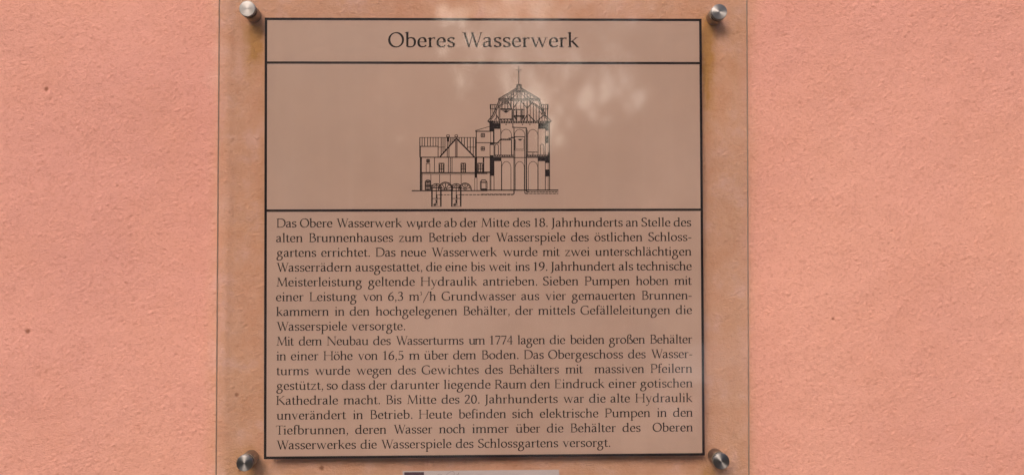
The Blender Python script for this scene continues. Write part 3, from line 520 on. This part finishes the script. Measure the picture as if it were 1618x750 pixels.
# ---------------------------------------------------------------- standoff fixings
def lathe(name, prof, m, parent, seg=48):
    V, F = [], []
    for r, z in prof:
        for k in range(seg): V.append((r*math.cos(2*math.pi*k/seg), r*math.sin(2*math.pi*k/seg), z))
    for i in range(len(prof)-1):
        for k in range(seg):
            a = i*seg+k; b = i*seg+(k+1) % seg; F.append((a, b, b+seg, a+seg))
    F.append(tuple(range((len(prof)-1)*seg, len(prof)*seg))); F.append(tuple(reversed(range(seg))))
    o = mesh_obj(name, V, F, m, parent, True)
    for p in o.data.polygons:
        if len(p.vertices) > 4: p.use_smooth = False
    return o
CAPR = .00945
for k, (x, z) in enumerate(((-.28655, .2888), (.2698, .28865), (.27045, -.2412), (-.2865, -.2410))):
    f = empty("standoff_fixing", (x, 0, z), (math.radians(90), 0, 0), sign)          # local +z points out of the wall
    if k == 0:
        cap = lathe("cap", [(CAPR*.98, .0255), (CAPR, .0257), (CAPR, .0299), (CAPR*.985, .0304), (CAPR*.95, .0307), (CAPR*.90, .03085), (.0001, .0309)], M_STEEL, f)
        bar = lathe("barrel", [(CAPR*.93, -.002), (CAPR*.93, .0196), (.0091, .0200)], M_BARREL, f)
        wsh = lathe("washer", [(.0082, .02005), (.0082, .02035)], M_INK, f, 32); protos = (cap, bar, wsh)
    else:
        for p in protos:
            c = p.copy(); COL.objects.link(c); c.parent = f
        f.rotation_euler = (math.radians(90), math.radians(0), 0)
    for c in f.children:
        if c.name.startswith('cap'): c.rotation_euler = (0, 0, k*.7)

# ---------------------------------------------------------------- small white label low on the glass
lb = mesh_obj("white_label", [(-.0922, 0, 0), (.0922, 0, 0), (.0922, 0, .029), (-.0922, 0, .029)], [(0, 1, 2, 3)], M_LABEL, sign)
lb.location = (-.0118, -.0200, -.2817); lb.rotation_euler = (0, -PPH, 0)
print_mesh("emblem", [rect(-.0902, .0048, -.0672, .0276)], M_EMBLEM, lb, -.00006, 1.0)
leaf = [(.004+.0075*math.cos(a)*(1 if math.cos(a) > 0 else .4), .0095+.0040*math.sin(a)) for a in [k*math.pi/8 for k in range(16)]]
leaf = [( -.0805 + x*math.cos(.9)-z*math.sin(.9), .008 + x*math.sin(.9)+z*math.cos(.9)) for x, z in leaf]
print_mesh("emblem_leaf", [leaf], M_LABEL, lb, -.00012, 1.0)
scr = []
for s in ('M -60 14 C -54 24 -48 27 -46 24 C -44 20 -52 12 -56 8', 'M -52 8 C -46 20 -38 29 -33 28 C -29 27 -34 18 -40 10', 'M -42 17 C -36 19 -32 20 -28 24 L -26 27 L -33 8', 'M -30 12 C -26 18 -22 17 -23 13 C -24 8 -28 9 -24 14'):
    scr += ribbon(flat(s, 10), .35)
print_mesh("script_lettering", scr, M_LABEL_LINE, lb, -.00006, .001)
# ---------------------------------------------------------------- the street side, seen only as reflections in the glass and steel
def ground_material():
    m, n, l, b, o = mat("gravel_and_grass"); tc = n.new('ShaderNodeTexCoord'); P3 = tc.outputs['Object']
    c = ramp(n, l, noise(n, l, P3, .3, 5), [(.4, (.07, .085, .035)), (.55, (.16, .14, .11))])
    l.new(mix(n, l, .4, c, ramp(n, l, noise(n, l, P3, 30, 4), [(.3, (.06, .06, .04)), (.7, (.20, .18, .15))])), b.inputs['Base Color']); b.inputs['Roughness'].default_value = .95; return m
g = mesh_obj("ground", [(-400, -600, 0), (400, -600, 0), (400, 60, 0), (-400, 60, 0)], [(0, 1, 2, 3)], ground_material()); tag(g, kind='structure')
M_BARK = simple("grey_bark", (.10, .075, .055), .9); M_LEAF = simple("dark_foliage", (.035, .055, .025), .8)
def tube(V, F, a, b, r0, r1, seg=5):
    d = (b-a).normalized(); u = d.orthogonal().normalized(); v = d.cross(u); i = len(V)
    for p, r in ((a, r0), (b, r1)):
        for k in range(seg): V.append(p + (u*math.cos(2*math.pi*k/seg)+v*math.sin(2*math.pi*k/seg))*r)
    for k in range(seg): F.append((i+k, i+(k+1) % seg, i+seg+(k+1) % seg, i+seg+k))
def branches(rng, V, F, p, d, ln, r, depth, tips):
    q = p+d*ln; tube(V, F, p, q, r, r*.68)
    tips.append(q)
    if depth == 0: return
    for k in range(3 if depth > 1 else 2):
        nd_ = (d+Vector((rng.uniform(-.75, .75), rng.uniform(-.75, .75), rng.uniform(-.25, .5)))).normalized()
        branches(rng, V, F, q, nd_, ln*rng.uniform(.62, .85), r*.6, depth-1, tips)
def tree(name, loc, h, seed, leaves, label, cat, spread=1.0):
    rng = random.Random(seed); root = empty(name, loc); V, F, tips = [], [], []
    branches(rng, V, F, Vector((0, 0, 0)), Vector((rng.uniform(-.05, .05), 0, 1)), h*.27, h*.022, 6 if not leaves else 5, tips)
    mesh_obj("trunk", V, F, M_BARK, root)
    if leaves:
        V, F = [], []
        for t_ in tips:
            if t_.z < h*.2: continue
            for k in range(leaves):
                c = t_+Vector((rng.gauss(0, 1), rng.gauss(0, 1), rng.gauss(0, .8)))*h*.035*spread; s = h*rng.uniform(.008, .020)
                a = Vector((rng.uniform(-1, 1), rng.uniform(-1, 1), rng.uniform(-1, 1))).normalized(); b = a.orthogonal().normalized(); i = len(V)
                V += [c-a*s, c+b*s*.6, c+a*s, c-b*s*.6]; F.append((i, i+1, i+2, i+3))
        mesh_obj("crown", V, F, M_LEAF, root)
    tag(root, label, cat, group="trees across the yard"); return root
kinds = (("far left of the row", -20, 34, 14), ("left of the row", -13, 36, 15), ("next to the gap on its left", -8.0, 33, 14), ("right of the gap", 10, 34, 15), ("far right of the row", 21, 36, 15))
for i, (where, x, y, h) in enumerate(kinds):
    tree("leafy_tree", (x, -y, 0), h, 20+i, 14, "dark leafy tree %s across the yard, only reflected" % where, "tree", 1.3)
for i, (where, x, y, h) in enumerate((("taller", 2.2, 26, 11), ("smaller", 5.2, 33, 14), ("slender", -.6, 30, 12), ("leaning", 7.6, 39, 15))):
    tree("bare_tree", (x, -y, 0), h, 60+i, 0, "%s bare tree in the gap of the tree row, only reflected" % where, "tree")
def wood_backdrop():  # added behind the camera to darken the glass reflection, gap lets sky through
    rng = random.Random(5); V, F = [], []
    for k in range(34000):
        x = rng.uniform(-70, 70); top = 15.5+1.2*math.sin(x*.21+1)+.8*math.sin(x*.63)+.8*math.sin(x*1.7)
        if -3.0 < x < 8.6 and rng.random() > .025: top *= .34+.05*abs(x-3.6)+.10*math.sin(x*2.3)*math.sin(x*5.1+1)
        z = top*(1-rng.random()**1.3); s = rng.uniform(.35, .9)
        c = Vector((x, -46+rng.uniform(-3, 3)+z*.1, z)); a = Vector((rng.uniform(-1, 1), rng.uniform(-.4, .4), rng.uniform(-1, 1))).normalized(); b = a.cross(Vector((rng.uniform(-.3, .3), 1, rng.uniform(-.3, .3)))).normalized(); i = len(V)
        V += [c-a*s, c+b*s*.7, c+a*s, c-b*s*.7]; F.append((i, i+1, i+2, i+3))
    o = mesh_obj("wood_backdrop", V, F, M_LEAF); tag(o, "dense dark wood edge added beyond the yard to darken the glass reflection", "wood", kind='stuff')
wood_backdrop()

M_CAR = simple("white_car_paint", (.88, .88, .88), .25, spec=.7); M_CARGLASS = simple("dark_car_glass", (.02, .02, .025), .08); M_TYRE = simple("black_tyre", (.02, .02, .02), .8); M_RIM = simple("alloy_rim", (.5, .5, .5), .35, .9)
def prism(name, prof, w0, w1, z0, z1, m, parent, bev=.04):
    """side profile (x, z) given half-width w0 at height z0 and w1 at z1"""
    bm = bmesh.new(); L = []
    for s_ in (-1, 1): L.append([bm.verts.new((x, s_*(w0+(w1-w0)*min(max((z-z0)/(z1-z0), 0), 1)), z)) for x, z in prof])
    bm.faces.new(L[0]); bm.faces.new(L[1][::-1]); n_ = len(prof)
    for i in range(n_): bm.faces.new((L[0][i], L[1][i], L[1][(i+1) % n_], L[0][(i+1) % n_]))
    bmesh.ops.recalc_face_normals(bm, faces=bm.faces); bmesh.ops.bevel(bm, geom=list(bm.edges), offset=bev, segments=3, affect='EDGES')
    me = bpy.data.meshes.new(name); bm.to_mesh(me); bm.free(); me.materials.append(m)
    return link(bpy.data.objects.new(name, me), parent)
car = empty("reflection_car", (3.35, -5.6, 0), (0, 0, math.radians(3))); tag(car, "white hatchback added out of view to put pale bands in the glass reflection", "car")  # added out of view, its white surfaces make pale bands in the glass
prism("body", [(-2.05, .32), (2.0, .32), (2.08, .62), (1.98, .93), (1.0, 1.0), (-1.0, 1.0), (-1.95, .84), (-2.12, .58)], .86, .82, .5, .95, M_CAR, car, .13)
prism("window", [(-1.02, .955), (1.72, .955), (1.42, 1.33), (-.35, 1.36)], .76, .62, .95, 1.36, M_CARGLASS, car, .02)
prism("roof", [(-.45, 1.345), (1.5, 1.325), (1.35, 1.42), (.5, 1.49), (-.22, 1.46)], .66, .42, 1.33, 1.49, M_CAR, car, .02)
for x, y in ((-1.3, .84), (1.3, .84), (-1.3, -.84), (1.3, -.84)):
    wh = empty("wheel", (x, y, .31), (math.radians(-90 if y > 0 else 90), 0, 0), car)
    lathe("tyre", [(.20, -.1), (.30, -.1), (.31, -.06), (.31, .02), (.29, .05), (.20, .05)], M_TYRE, wh, 24); lathe("rim", [(.20, -.02), (.20, .03), (.12, .04), (.05, .052), (.001, .053)], M_RIM, wh, 24)
for y in (-.62, .62): prism("headlight", [(-2.13, .62), (-2.05, .62), (-1.93, .76), (-2.06, .74)], .13, .13, 0, 1, M_RIM, car, .01).location = (0, y, 0)
